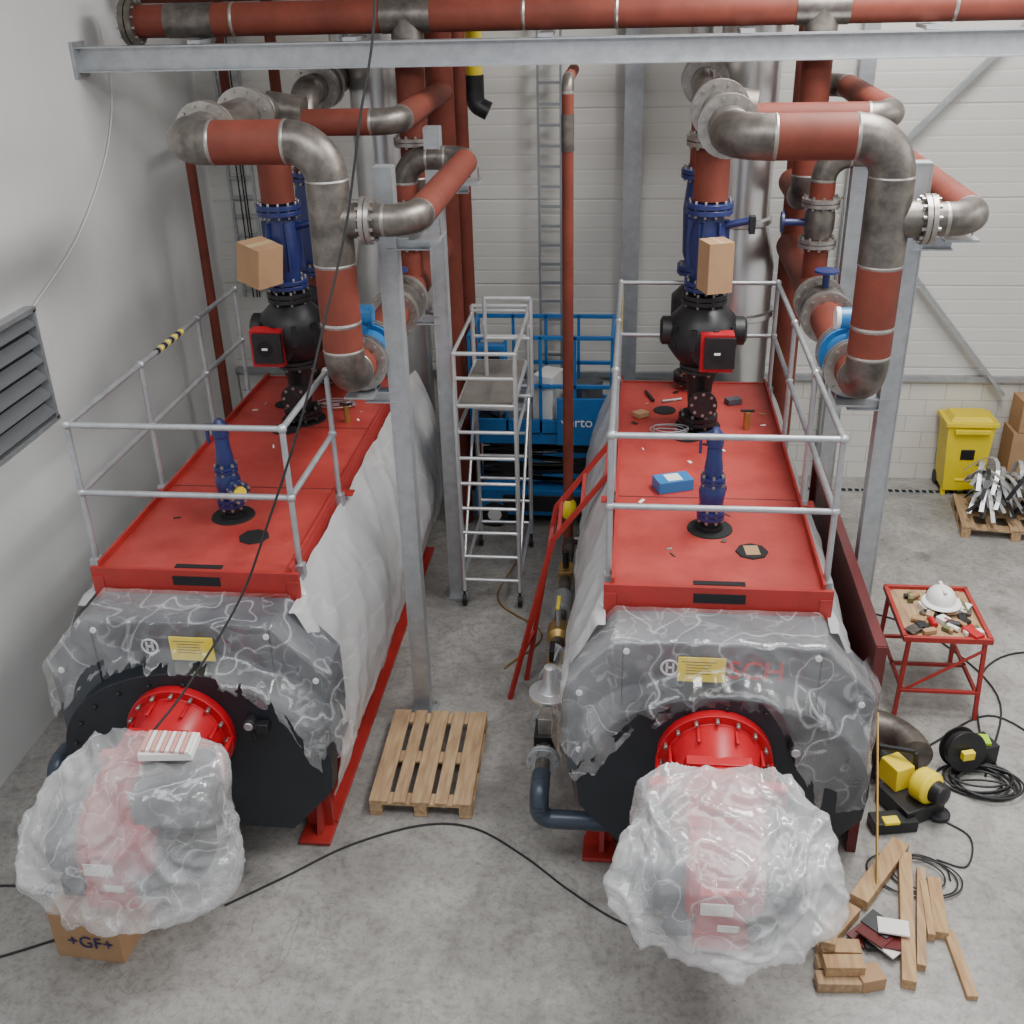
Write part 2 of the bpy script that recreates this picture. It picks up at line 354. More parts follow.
    pts=[(ox+.055*math.cos(2*math.pi*k/n),5.79,lz+.055*math.sin(2*math.pi*k/n)) for k in range(n+1)]
    q.tube(pts,.008,LG,6);q.box((ox-.02,5.79,lz),(.014,.008,.07),LG);q.box((ox+.02,5.79,lz),(.014,.008,.07),LG);q.box((ox,5.79,lz),(.04,.008,.014),LG)
    q.done('logo_ring',E)
    if right:
        cu=D.curves.new('logo','FONT');cu.body='BOSCH';cu.size=.19;cu.extrude=.003;cu.offset=.003
        t=D.objects.new('logo_text',cu);COL.objects.link(t);t.parent=E;t.rotation_euler=(math.pi/2,0,0);t.location=(ox+.10,5.796,lz-.068);cu.materials.append(REDB)
    prof=[(.70,2.14),(.78,1.97),(.88,1.74),(.95,1.45),(.97,1.2),(.96,.95),(.92,.72),(.87,.54),(.85,.40)]
    for s in(-1,1):
        def fn(u,v,s=s):
            k=v*(len(prof)-1);i=min(int(k),len(prof)-2);f=k-i
            x=prof[i][0]*(1-f)+prof[i+1][0]*f;z=prof[i][1]*(1-f)+prof[i+1][1]*f
            y=6.0+u*4.55
            d=.035*nz(y*1.1,v*1.6,s)+.028*max(0,1-abs(nz(y*1.6+v*1.8,v*.8,5))*4)+.013*max(0,1-abs(nz(y*4.-v*2.8,v*1.8,9))*4)
            tt=.4+.8*math.sin(math.pi*v)
            zz=z+.03*nz(y*2,3,s)
            if y<6.24: zz=min(zz,2.02)
            return (c+s*(x+.02+d*tt),y,zz)
        grid('side_sheet',190,50,fn,PLASS,E,keep=lambda u,v:v<.95+.06*nz(u*9,1.3,c))
    def ztop(x):
        a=abs(x);return 2.05 if a<.66 else 2.05-(a-.66)*(.38/.34)
    def hem(x):
        if right: base=1.76-.62*min(1.,abs(x)/.75)**2 if x<0 else max(.92,1.76-.62*(x/.58)**2)
        else: base=(1.78-.50*min(1.,abs(x)/.95)**3) if x<0 else (1.78-.80*min(1.,x/.98)**3)
        return base+.09*nz(x*3.3,c,2)+.06*nz(x*11,c,4)+.03*nz(x*30,c,4)
    def fn(u,v):
        x=-1.08+2.18*u; zt=ztop(x)
        if v<.22:
            f=v/.22; y=6.17-f*.39; z=zt+.015+.02*nz(x*5,y*5,1)
        else:
            f=(v-.22)/.78; z=zt-(zt-hem(x))*f
            ins=((x-.06)/1.0)**2+((z-1.03)/.78)**2
            y=5.765-.16*(1-sst(.9,1.2,ins))
            y-=.045*max(0,1-abs(nz(x*2.6+z*.6,z*.9,3))*5)*(.3+f)+.015*max(0,1-abs(nz(x*6,z*3,6))*4)+.02*f
        if abs(x)>.99: y=max(y,5.74)+ (abs(x)-.99)*2.6
        return (c+x+.015*nz(z*6,x*3,8),y,z)
    grid('front_sheet',150,80,fn,PLAS,E,keep=lambda u,v:not(v>.86 and nz(u*24,v*4,c)>.12))
    return E
CL,CR=-2.97,.60
boiler(CL,False);boiler(CR,True)
# burner --------------------------------------------------
def burner(c,left):
    E=empty('gas_burner')
    q=B()
    zc=1.28
    q.lathe((c,5.60,zc),(0,-1,0),[(-.04,.37),(0,.37),(.03,.37),(.03,.31),(.10,.30),(.30,.26),(.36,.25)],REDB,40)
    for k in range(16):
        a=2*math.pi*k/16;q.cyl((c+.34*math.cos(a),5.585,zc+.34*math.sin(a)),(c+.34*math.cos(a),5.53,zc+.34*math.sin(a)),.014,FLG,6)
    for k in range(8):
        a=2*math.pi*(k+.5)/8;q.box((c+.31*math.cos(a),5.49,zc+.31*math.sin(a)),(.02,.16,.02),REDB)
    q.prism([(c-.42,zc-.06),(c-.42,zc+.07),(c-.24,zc+.10),(c-.20,zc+.26),(c+.20,zc+.26),(c+.24,zc+.10),(c+.42,zc+.07),(c+.42,zc-.06),(c+.22,zc-.10),(c+.18,zc-.3),(c-.18,zc-.3),(c-.22,zc-.10)],5.24,5.32,REDB)
    for s in(-1,1):
        q.cyl((c+s*.37,5.19,zc),(c+s*.37,5.35,zc),.03,FLG,8);q.cyl((c+s*.36,5.17,zc+.0),(c+s*.36,5.60,zc),.018,REDB,10)
    q.lathe((c,5.24,zc),(0,-1,0),[(0,.25),(.1,.27),(.2,.28),(.42,.28)],REDB,32)
    q.lathe((c-.22,4.76,1.2),(1,0,0),[(0,.27),(.02,.31),(.42,.31),(.44,.27)],REDB,40)
    q.box((c,4.90,1.36),(.42,.36,.32),REDB)
    q.lathe((c+.22,4.76,1.12),(1,0,0),[(0,.17),(.02,.19),(.22,.19),(.25,.15)],BLACK,28)
    for k in range(12):
        a=2*math.pi*k/12;q.box((c+.35,4.76+.195*math.cos(a),1.12+.195*math.sin(a)),(.16,.02,.02),BLACK,rot=Matrix.Rotation(a,3,'X'))
    q.lathe((c-.22,4.74,1.15),(-1,0,0),[(0,.21),(.12,.22),(.22,.22),(.24,.18)],PANEL,28)
    if left: q.box((c+.32,4.80,1.53),(.40,.44,.24),PANEL,rot=.1)
    q.box((c-.02,4.46,1.15),(.26,.10,.34),REDB);q.box((c-.02,4.55,.98),(.3,.3,.12),REDB)
    q.box((c+.22,4.52,1.05),(.16,.16,.16),BLACK);q.box((c-.27,4.52,1.02),(.14,.14,.14),PANEL)
    q.box((c-.05,4.405,1.22),(.18,.01,.09),PAPER);q.box((c+.02,4.405,1.08),(.12,.01,.05),PAPER)
    q.done('burner_body',E,.012)
    if left:
        pts=[(-.32,5.17,1.58),(.34,5.17,1.58),(-.32,5.17,1.0),(.34,5.17,1.0),(-.25,4.95,1.60),(.12,5.02,1.66),(.56,4.98,1.70),(.62,4.54,1.68),(.14,4.52,1.66),
             (-.70,4.70,1.20),(-.68,4.56,1.08),(.70,4.62,1.2),(.66,4.50,1.0),(-.40,4.36,.95),(.30,4.29,.89),(-.1,4.30,.97),(.2,4.30,1.25),(-.3,4.38,1.2),(.1,4.7,.86),(-.5,4.9,1.2)]
    else:
        pts=[(-.34,5.17,1.56),(.34,5.17,1.56),(-.34,5.17,1.0),(.34,5.17,1.0),(-.32,4.9,1.64),(.05,4.95,1.68),(.40,4.9,1.62),(-.60,4.62,1.42),(-.64,4.48,1.12),(-.5,4.40,1.04),
             (.64,4.62,1.38),(.66,4.50,1.14),(.34,4.30,.98),(-.25,4.32,.98),(.05,4.25,.92),(.05,4.28,1.3),(-.25,4.38,1.42),(.32,4.42,1.40),(0,4.7,.90)]
    bm=bmesh.new()
    for p in pts: bm.verts.new((c+p[0],p[1],p[2]))
    bmesh.ops.convex_hull(bm,input=bm.verts)
    bmesh.ops.delete(bm,geom=[v for v in bm.verts if not v.link_faces],context='VERTS')
    bmesh.ops.triangulate(bm,faces=bm.faces)
    for it in range(5):
        bmesh.ops.subdivide_edges(bm,edges=bm.edges,cuts=1,use_grid_fill=True)
        if it in(2,): bmesh.ops.smooth_vert(bm,verts=bm.verts,factor=.5,use_axis_x=True,use_axis_y=True,use_axis_z=True)
    bm.normal_update()
    offs=[]
    for v in bm.verts:
        p=v.co;n1=nz(p.x*2.4,p.y*2.4,p.z*2.4);w=p+Vector((nz(p.x*2,p.y*2,7),nz(p.y*2,p.z*2,8),nz(p.x*2,p.z*2,3)))*.25
        r1=max(0,1-abs(nz(w.x*2.4,w.y*2.4,w.z*1.8))*4); r2=max(0,1-abs(nz(w.x*5+4,w.y*5,w.z*4))*4);r3=max(0,1-abs(nz(w.x*11+4,w.y*11,w.z*7+3))*3.5)
        offs.append(v.normal*(.02+.02*n1+.05*r1+.026*r2+.010*r3))
    for v,o in zip(bm.verts,offs): v.co+=o
    bmesh.ops.delete(bm,geom=[f for f in bm.faces if f.calc_center_median().y>5.10+.07*nz(f.calc_center_median().x*6,f.calc_center_median().z*6,1)],context='FACES')
    me=D.meshes.new('plastic_wrap');bm.to_mesh(me);bm.free();me.materials.append(PLASB if left else PLASC);me.polygons.foreach_set('use_smooth',[True]*len(me.polygons))
    o=D.objects.new('plastic_wrap',me);COL.objects.link(o);o.parent=E
    return E
burner(CL,True);burner(CR,False)
q=B();q.box((CL+.30,4.86,1.785),(.32,.20,.05),PAPER,rot=.1)
for k in range(10): q.box((CL+.165+k*.03,4.86,1.82),(.024,.185,.022),PAPER if k%2 else PINK,rot=.1)
q.done('paper_bundle',None,.004)
# railings ---------------------------------------------------
def railing(c,right):
    q=B();r=.021;zt=3.22;zm=2.72;x0,x1,y0=c-.76,c+.72,6.34
    def post(x,y,zb=2.05): q.cyl((x,y,zb),(x,y,zt),r,GALV,12);q.sphere((x,y,zt),.033,GALV,10);q.sphere((x,y,zm),.033,GALV,10);q.box((x,y,2.16),(.07,.07,.10),GALV)
    yb=9.97 if right else 9.7
    yr=9.97 if right else 7.45
    if right: x0=c-.71
    for z in(zt,zm):
        q.cyl((x0,y0,z),(x1,y0,z),r,GALV,12);q.cyl((x0,y0,z),(x0,yb,z),r,GALV,12);q.cyl((x1,y0,z),(x1,yr,z),r,GALV,12)
    if right: q.cyl((x0,yb,zt),(x1,yb,zt),r,GALV,12);q.cyl((x0,yb,zm),(x1,yb,zm),r,GALV,12)
    ys=[y0,7.55,8.75,yb]
    for y in ys: post(x0,y)
    for y in ([y0,7.55,8.75,yr] if right else [y0,yr]): post(x1,y)
    if not right:
        for k in range(8): q.cyl((x0,7.85+k*.07,zt),(x0,7.885+k*.07,zt),.026,YEL if k%2 else BLACK,12)
    else:
        q.box((c-.7,9.98,2.95),(.03,.02,.5),YEL)
    q.done('guard_railing')
railing(CL,False);railing(CR,True)
def safety(c,left):
    q=B();x,y=c,7.05
    q.lathe((x,y,2.212),(0,0,1),[(0,.095),(.03,.095),(.03,.06),(.09,.055),(.12,.055)],BLACK,24)
    q.flange((x,y,2.33),(0,0,1),.10,.03,BLUE,8)
    q.lathe((x,y,2.35),(0,0,1),[(0,.06),(.06,.085),(.16,.095),(.22,.075)],BLUE,24)
    q.flange((x,y,2.60),(0,0,1),.088,.02,BLUE,6)
    q.lathe((x,y,2.61),(0,0,1),[(0,.06),(.08,.066),(.16,.055),(.24,.052),(.25,.06),(.33,.06),(.36,.035),(.38,.02)],BLUE,20)
    q.box((x-.05,y,2.93),(.14,.03,.03),BLUE)
    q.box((x-.10,y,2.87),(.02,.025,.14),BLUE)
    if left:
        q.cyl((x,y,2.46),(x+.1,y-.10,2.46),.06,BLUE);q.flange((x+.12,y-.12,2.46),(1,-1,0),.085,.025,BLUE,8,pair=False)
        q.lathe((x+.13,y-.13,2.46),(1,-1,0),[(0,.05),(.01,.05)],YEL,20)
    else:
        q.cyl((x,y,2.46),(x+.03,y+.14,2.46),.06,BLUE);q.flange((x+.03,y+.15,2.46),(0,1,0),.085,.03,BLUE,8,pair=False)
    q.done('safety_relief_valve')
safety(CL,True);safety(CR,False)
# pump + valve stack --------------------------------------------
def stack(c,left):
    q=B();x,y=c,9.0
    q.flange((x,y,2.28),(0,0,1),.17,.035,BLACK,8)
    q.lathe((x,y,2.3),(0,0,1),[(0,.10),(.1,.095),(.3,.11),(.42,.14),(.46,.16)],BLACK,24)
    q.flange((x,y,2.76),(0,0,1),.18,.03,BLACK,8)
    q.cyl((x+.02,y-.05,2.5),(x+.02,y-.24,2.5),.07,BLACK);q.lathe((x+.02,y-.24,2.5),(0,-1,0),[(0,.12),(.03,.12),(.03,.05),(.032,.05)],BLACK,24)
    for k in range(8):
        a=2*math.pi*k/8;q.cyl((x+.02+.095*math.cos(a),y-.275,2.5+.095*math.sin(a)),(x+.02+.095*math.cos(a),y-.27,2.5+.095*math.sin(a)),.014,FLG,8)
    q.lathe((x,y,2.78),(0,0,1),[(0,.15),(.06,.22),(.16,.29),(.30,.31),(.42,.27),(.50,.19),(.54,.15)],BLACK,32)
    for k in range(10):
        a=2*math.pi*k/10;q.box((x+.28*math.cos(a),y+.28*math.sin(a),3.07),(.05,.05,.18),BLACK,rot=a)
    for s in(-1,1): q.lathe((x+s*.2,y-.02,3.08),(s,0,0),[(0,.12),(.14,.12),(.16,.09)],BLACK,20)
    q.flange((x,y,3.36),(0,0,1),.19,.035,BLACK,8)
    sx=.10 if not left else -.14
    q.box((x+sx,y-.30,2.99),(.27,.14,.32),REDB);q.box((x+sx+.02,y-.38,3.0),(.25,.05,.26),BLACK);q.lathe((x+sx,y-.405,3.0),(0,-1,0),[(0,.07),(.005,.07)],DARK,24)
    q.lathe((x+sx*.6,y-.28,2.98),(0,1,0),[(0,.16),(.1,.18)],BLACK,20)
    q.box((x+sx,y-.412,3.0),(.05,.005,.02),WHITE)
    q.done('circulation_pump',None,.006)
    q=B()
    q.flange((x,y,3.47),(0,0,1),.175,.035,BLUE,10)
    q.lathe((x,y,3.5),(0,0,1),[(0,.11),(.08,.12),(.2,.145),(.32,.155),(.44,.135),(.55,.115),(.58,.11)],BLUE,28)
    for k in range(6):
        a=2*math.pi*k/6;q.box((x+.14*math.cos(a),y+.14*math.sin(a),3.8),(.06,.02,.4),BLUE,rot=a)
    q.flange((x,y,4.10),(0,0,1),.19,.04,BLUE,12)
    q.cyl((x+.12,y,3.95),(x+.32,y-.04,4.0),.03,BLUE);q.box((x+.34,y-.05,3.97),(.05,.08,.14),BLACK)
    q.done('control_valve',None,.004)
    q=B()
    if left:
        R=Matrix.Rotation(-.55,3,'Z')@Matrix.Rotation(.18,3,'Y')
        q.box((x-.10,y-.36,3.73),(.27,.26,.33),CARD,rot=R);q.box(Vector((x-.10,y-.36,3.73))+R@Vector((0,0,.166)),(.06,.26,.002),TAPE,rot=R)
    else: q.box((x+.05,y-.30,3.70),(.21,.22,.40),CARD,rot=.35);q.box((x+.05,y-.30,3.901),(.05,.22,.002),TAPE,rot=.35)
    q.done('cardboard_actuator_box',None,.003)
stack(CL,True);stack(CR,False)
# pipe loops -----------------------------------------------------
def loops(c,left):
    q=B();R1=.14;zt=4.9;xp=c+.97
    q.pipe([(c,9.0,4.16),(c,9.0,zt),(c,7.1,zt),(xp,7.1,zt),(xp,7.1,3.27),(xp,11.2,3.27)],R1,.24,seg=[RUST,GREY,RUST,RUST,RUST])
    q.cyl((xp,7.1,4.66),(xp,7.1,4.12),R1*1.02,GREY,24);q.tube([(xp,7.1,4.13),(xp,7.1,4.115),(xp,7.1,4.10)],[R1,R1*1.04,R1],FLG,24)
    q.tube([(xp,7.1,3.72),(xp,7.1,3.705),(xp,7.1,3.69)],[R1,R1*1.035,R1],FLG,24)
    q.flange((c,7.62,zt),(0,1,0),.205,.04,FLG,12);q.flange((c,8.45,zt),(0,1,0),.215,.04,FLG,12);q.flange((c,9.0,zt-.28),(0,0,1),.21,.035,FLG,12)
    q.tube([(c-.0,9.0,zt),(c+.3,9.0,zt-.05)],.13,GREY,24)
    q.flange((xp,7.52,3.27),(0,1,0),.21,.035,FLG,12)
    q.lathe((xp,7.56,3.27),(0,1,0),[(0,.20),(.03,.20),(.03,.165),(.25,.165),(.25,.20),(.28,.20)],CYAN,28)
    q.cyl((xp,7.7,3.4),(xp,7.7,3.53),.04,CYAN);q.cyl((xp-.1,7.7,3.58),(xp+.08,7.7,3.58),.075,CYAN,20);q.lathe((xp-.1,7.7,3.58),(-1,0,0),[(0,.08),(.03,.08)],WHITE,20)
    q.flange((xp,7.88,3.27),(0,1,0),.21,.035,FLG,12)
    q.flange((xp,8.75,3.27),(0,1,0),.21,.035,FLG,12);q.lathe((xp,8.8,3.27),(0,1,0),[(0,.15),(.1,.19),(.25,.19),(.35,.15)],GREY,24);q.flange((xp,9.2,3.27),(0,1,0),.21,.035,FLG,12)
    q.cyl((xp,8.97,3.4),(xp,8.97,3.58),.03,BLUE);q.lathe((xp,8.97,3.58),(0,0,1),[(0,.10),(.02,.10)],BLUE,20)
    r2=.105;zb=4.40;xe=c+1.53
    q.cyl((xp,7.1,zb),(xp+.2,7.1,zb),r2*1.1,GREY,24)
    q.pipe([(xp,7.1,zb),(xe,7.1,zb),(xe,9.6,zb),(xp,9.6,zb),(xp,9.6,3.3)],r2,.2,seg=[GREY,RUST,GREY,RUST])
    q.flange((xp+.25,7.1,zb),(1,0,0),.155,.03,FLG,12)
    q.lathe((xp,9.6,4.0),(0,0,-1),[(0,.11),(.08,.13),(.2,.13),(.28,.11)],GREY,20)
    q.cyl((xp-.3,9.6,3.85),(xp,9.6,3.85),.03,BLUE);q.lathe((xp-.32,9.6,3.85),(1,0,0),[(0,.09),(.02,.09)],BLUE,20)
    q.flange((xp,9.6,4.02),(0,0,1),.16,.03,FLG,10);q.flange((xp,9.6,3.68),(0,0,1),.16,.03,FLG,10)
    xu=c+(1.05 if left else 1.36);zu=4.78
    q.pipe([(c,9.0,zu),(xu,9.0,zu),(xu,11.3,zu),(c+1.02,11.3,zu) if not left else (xu,11.32,zu)],.105,.2)
    q.pipe([(c+1.02,11.3,0.),(c+1.02,11.3,7.)],.14,.2)
    q.pipe([(c+.93,10.3,5.45),(c+.93,10.3,3.9),(c+.93,11.2,3.9)],.13,.22)
    q.tube([(c+.93,10.3,5.5),(c+.93,10.3,5.22)],.145,GREY,24)
    q.flange((c+.93,10.3,4.45),(0,0,1),.19,.03,FLG,12)
    q.pipe([(c,10.0,2.2),(c,10.0,zt),(c,11.6,zt),(c,11.6,7.)],.13,.24,seg=[RUST,GREY,SILV])
    q.flange((c,10.5,zt),(0,1,0),.21,.04,FLG,12);q.flange((c,10.72,zt),(0,1,0),.21,.04,FLG,12);q.flange((c,10.0,4.2),(0,0,1),.2,.035,BLUE,12)
    q.lathe((c,10.0,3.4),(0,0,1),[(0,.13),(.1,.16),(.5,.17),(.75,.14)],BLUE,24);q.flange((c,10.0,3.35),(0,0,1),.2,.035,BLUE,12)
    q.lathe((c,10.0,2.6),(0,0,1),[(0,.13),(.1,.24),(.5,.24),(.6,.14)],BLACK,24)
    q.flange((c,10.0,2.3),(0,0,1),.19,.035,BLACK,12)
    q.done('heating_pipe_loop')
    q=B();fx=c+(.47 if not left else .38);fy=11.40
    q.lathe((fx,fy,1.3),(0,0,1),[(0,.38),(1.2,.38),(1.22,.41),(1.27,.41),(1.29,.38),(1.75,.38),(2.15,.29),(2.17,.32),(2.22,.32),(2.24,.29),(3.2,.29),(3.22,.32),(3.27,.32),(3.29,.29),(4.2,.29),(4.22,.31),(4.27,.31),(4.29,.29),(6.8,.29)],SILV,36)
    q.tube([(fx,fy,1.6),(c+.1,11.1,1.3),(c,10.8,1.25)],[.3,.32,.32],SILV,28)
    q.done('flue_stack')
loops(CL,True);loops(CR,False)
# header pipes ---------------------------------------------------
q=B();z=5.50
q.pipe([(-4.6,10.3,z),(7.9,10.3,z)],.14,.2)
q.flange((-4.55,10.3,z),(1,0,0),.2,.05,GREY,12)
for X in(-4.0,-2.04,1.53): q.cyl((X-.22,10.3,z),(X+.22,10.3,z),.146,GREY,28)
for X in(-3.6,-1.0,-.2,2.6): q.tube([(X-.015,10.3,z),(X,10.3,z),(X+.015,10.3,z)],[.14,.147,.14],FLG,24)
q.pipe([(-4.7,10.85,5.75),(7.9,10.85,5.75)],.12,.2)
q.done('header_pipe')
q=B();by_=10.06
q.beam((WX,by_,5.31),(7.98,by_,5.31),.16,.012,GALV);q.beam((WX,by_,5.11),(7.98,by_,5.11),.16,.012,GALV);q.beam((WX,by_,5.21),(7.98,by_,5.21),.01,.2,GALV)
q.box((WX+.02,by_,5.21),(.03,.24,.3),GALV)
for X in(-3.9,-2.5,-.8,.9,2.4):
    q.box((X,by_+.16,5.335),(.12,.40,.03),GALV)
q.done('steel_beam')
def ipost(x,y,h,arms,name='steel_post'):
    q=B();w=.13
    q.box((x-w/2,y,h/2),(.01,w,h),GALV);q.box((x+w/2,y,h/2),(.01,w,h),GALV);q.box((x,y-w/2+.01,h/2),(w,.008,h),GALV)
    q.box((x,y,.01),(.24,.24,.02),GALV);q.box((x,y,h),(w,w,.01),GALV)
    for (dx,dy) in((-.09,-.09),(.09,-.09),(.09,.09),(-.09,.09)): q.cyl((x+dx,y+dy,.02),(x+dx,y+dy,.05),.012,FLG,6)
    for (x2,z) in arms:
        q.box(((x+x2)/2,y-.02,z),(abs(x2-x),.10,.01),GALV);q.box(((x+x2)/2,y-.02,z-.08),(abs(x2-x),.10,.01),GALV);q.box(((x+x2)/2,y-.02,z-.04),(abs(x2-x),.01,.08),GALV)
        q.box((x2,y-.1,z+.02),(.22,.3,.015),GALV)
        for s in(-1,1): q.cyl((x2+s*.1,y-.1,z+.02),(x2+s*.1,y-.1,z+.14),.008,FLG,6)
    q.done(name)
for c,px in((CL,-1.74),(CR,1.86)):
    ipost(px,7.62,4.66,[(c+1.53,4.18),(c+.97,3.02)])
    ipost(px,9.6,4.66,[(c+1.53,4.2),(c+.97,3.02)])
q=B();q.box((-.04,WY-.1,4.1),(.2,.012,8.2),GALV);q.box((-.04,WY-.2,4.1),(.2,.012,8.2),GALV);q.box((-.04,WY-.15,4.1),(.012,.1,8.2),GALV);q.done('wall_column')
q=B();q.beam((4.3,WY-.12,5.6),(2.5,WY-.12,3.65),.04,.10,GALV,(0,1,0));q.beam((2.5,WY-.12,3.4),(4.40,WY-.12,1.18),.04,.10,GALV,(0,1,0));q.box((2.45,WY-.1,3.5),(.03,.03,.4),GALV)
q.box((2.4,WY-.1,4.1),(.16,.14,8.2),GALV);q.done('cross_brace')
def cladder(x,y,z0,z1,w=.2,m=GALV,cab=True,name='cable_ladder'):
    q=B()
    for s in(-1,1): q.box((x+s*w/2,y,(z0+z1)/2),(.026,.05,z1-z0),m)
    z=z0+.1
    while z<z1: q.box((x,y,z),(w,.03,.03),m);z+=.22
    if cab:
        for dx in(-.03,.02,.05): q.cyl((x+dx,y-.02,z0),(x+dx,y-.02,z1),.008,RUBBER,6)
    q.done(name)
DG=mat('ladder_steel',(.30,.32,.34),.4,.6)
cladder(-.96,WY-.2,.0,7.5,.25,DG,False,'fixed_ladder');cladder(-4.6,WY-.08,2.3,7.5,.28);cladder(1.85,WY-.08,2.,7.5,.2);cladder(3.1,WY-.08,6.,7.9,.2)
q=B();q.pipe([(-4.5,11.0,0),(-4.5,11.0,4.4),(-4.5,12.3,4.4),(-4.5,12.3,7.)],.05,.1);q.cyl((-3.9,12.2,0),(-3.9,12.2,7),.06,RUST);q.cyl((-1.9,12.2,0),(-1.9,12.2,7),.09,RUST);q.done('riser_pipe')
q=B();q.pipe([(-.58,10.5,5.02),(-.58,9.6,5.02),(-.58,9.6,.45)],.05,.1)
q.cyl((-.58,9.6,4.75),(-.58,9.6,4.45),.055,GREY);q.lathe((-.58,9.6,.95),(0,0,1),[(0,.05),(.05,.08),(.15,.08),(.2,.05)],YEL,16);q.cyl((-.58,9.6,.0),(-.58,9.6,.5),.03,GALV)
q.cyl((-.58,9.6,.6),(-.58,9.5,.6),.06,RUST)
q.done('gas_riser_pipe')
q=B();q.cyl((-1.5,10.62,7.),(-1.5,10.62,4.98),.075,YEL,20);q.pipe([(-1.5,10.62,4.98),(-1.5,10.62,4.72),(-1.38,10.62,4.66)],.085,.08,BLACK,BLACK,weld=False);q.done('yellow_vent_pipe')
def gastrain(c,full):
    q=B();x=c-1.16;z=.70
    q.pipe([(x,6.05,z),(x,5.84,z),(x,5.84,.48),(x+.72,5.84,.48)],.068,.09,GASP,GASP,weld=False)
    q.pipe([(x+.72,5.84,.48),(x+.95,5.7,.6)],.068,.09,GASP,GASP,weld=False)
    if full:
        q.cyl((x,6.05,z),(x,9.6,z),.055,GREY)
        q.flange((x,6.2,z),(0,1,0),.12,.025,GALV,8);q.box((x,6.45,z),(.16,.22,.2),BLACK);q.box((x,6.45,z+.16),(.1,.14,.14),FLG);q.flange((x,6.65,z),(0,1,0),.12,.025,GALV,8)
        q.box((x,6.35,.35),(.05,.05,.7),GALV)
        q.lathe((x,6.95,z-.12),(0,0,1),[(0,.05),(.05,.09),(.14,.09),(.16,.17),(.19,.17),(.21,.10),(.27,.06),(.42,.05),(.44,.02)],ALU,28)
        q.flange((x,7.2,z),(0,1,0),.12,.025,GALV,8);q.box((x,7.4,z),(.12,.2,.14),BRASS);q.box((x,7.4,z+.14),(.08,.16,.1),BLACK)
        q.lathe((x,7.75,z),(0,1,0),[(0,.06),(.05,.10),(.2,.10),(.25,.06)],BRASS,20);q.cyl((x,7.85,z+.1),(x,7.85,z+.3),.02,GALV);q.box((x,7.9,z+.3),(.03,.2,.02),YEL)
        q.lathe((x,8.2,z),(0,1,0),[(0,.09),(.3,.09)],GALV,20);q.box((x,8.9,z),(.13,.2,.15),BRASS);q.cyl((x,8.9,z),(x,8.9,z+.25),.03,BLACK)
        q.box((x,8.5,.35),(.05,.05,.7),GALV)
        q.cyl((x-.02,9.6,z),(x+.2,9.6,z),.055,GREY)
    else:
        q.cyl((x,6.05,z),(x,7.0,z),.055,GREY);q.pipe([(x+.1,6.1,.62),(x+.1,5.95,.62),(x+.1,5.95,.5),(x+.8,5.95,.5)],.03,.05,BLACK,BLACK,weld=False)
        q.box((x,6.35,.35),(.05,.05,.7),GALV)
    q.done('gas_supply_train',None,.003)
gastrain(CR,True);gastrain(CL,False)
q=B();q.box((1.72,7.7,.90),(.03,3.0,1.8),REDD);q.box((1.70,7.7,1.79),(.07,3.0,.03),REDD);q.box((1.70,6.2,.9),(.07,.03,1.8),REDD);q.box((1.70,9.2,.9),(.07,.03,1.8),REDD)
q.done('red_cladding_panel')
def pallet(x,y,rot,w=.8,l=1.15,name='wooden_pallet'):
    q=B();R=Matrix.Rotation(rot,3,'Z')
    def bx(cx,cy,cz,a,b,h): 
        v=R@Vector((cx,cy,0));q.box((x+v.x,y+v.y,cz),(a,b,h),WOOD,rot=rot)
    ws=[.145,.10,.145,.10,.145]; g=(w-sum(ws))/4;p=-w/2
    for i,k in enumerate(ws): bx(p+k/2,random.uniform(-.005,.005),.133,k,l,.022);p+=k+g
    for yy in(-l/2+.07,0,l/2-.07):
        bx(0,yy,.111,w,.13,.022)
        for xx in(-w/2+.05,0,w/2-.05): bx(xx,yy,.061,.1,.13,.078)
    for xx in(-w/2+.05,0,w/2-.05): bx(xx,0,.011,.1,l,.022)
    q.done(name,None,.003)
pallet(-1.54,6.87,.02)
pallet(4.36,11.55,-.12,1.15,.85)
q=B()
STR=mat('bright_steel_strip',(.55,.56,.57),.32,.6)
random.seed(21)
for k in range(60):
    a=random.uniform(1.0,2.4);x=4.36+random.uniform(-.42,.42);y=11.58+random.uniform(-.16,.2);z=.16+.006*k
    w=Vector((math.cos(a),math.sin(a),0));s=Vector((-math.sin(a),math.cos(a),0));Lh=random.uniform(.20,.36);hh=random.uniform(.08,.30);bn=random.uniform(-.2,.2)
    pts=[Vector((x,y,z))+w*(Lh*(j/4-1))+Vector((0,0,hh*(1-(j/4-1)**2)))+s*bn*(j/4-1)**2 for j in range(9)]
    for a_,b_ in zip(pts[:-1],pts[1:]): q.beam(a_,b_,.045,.012,BLACK if k%4==0 else STR)
q.done('curved_bracket_heap')
random.seed(5)
E=empty('cardboard_box_stack')
q=B();q.box((4.72,12.42,.42),(.5,.38,.84),CARD,.0);q.box((4.74,12.42,1.04),(.46,.34,.38),CARD,.06);q.box((4.72,12.24,1.04),(.10,.005,.30),TAPE);q.box((5.3,12.4,.6),(.6,.5,1.2),CARD);q.done('boxes',E,.004)
q=B();bx,by=4.0,12.46
q.prism([(bx-.22,.08),(bx+.22,.08),(bx+.27,.9),(bx-.27,.9)],by-.2,by+.2,YBIN)
q.box((bx,by,.93),(.60,.46,.05),YBIN);q.box((bx,by,.98),(.5,.36,.06),YBIN,taper=.8);q.box((bx,by-.25,.86),(.4,.04,.05),YBIN)
q.box((bx,by-.205,.55),(.16,.01,.13),BLACK);q.box((bx,by-.2,.22),(.2,.02,.03),YEL)
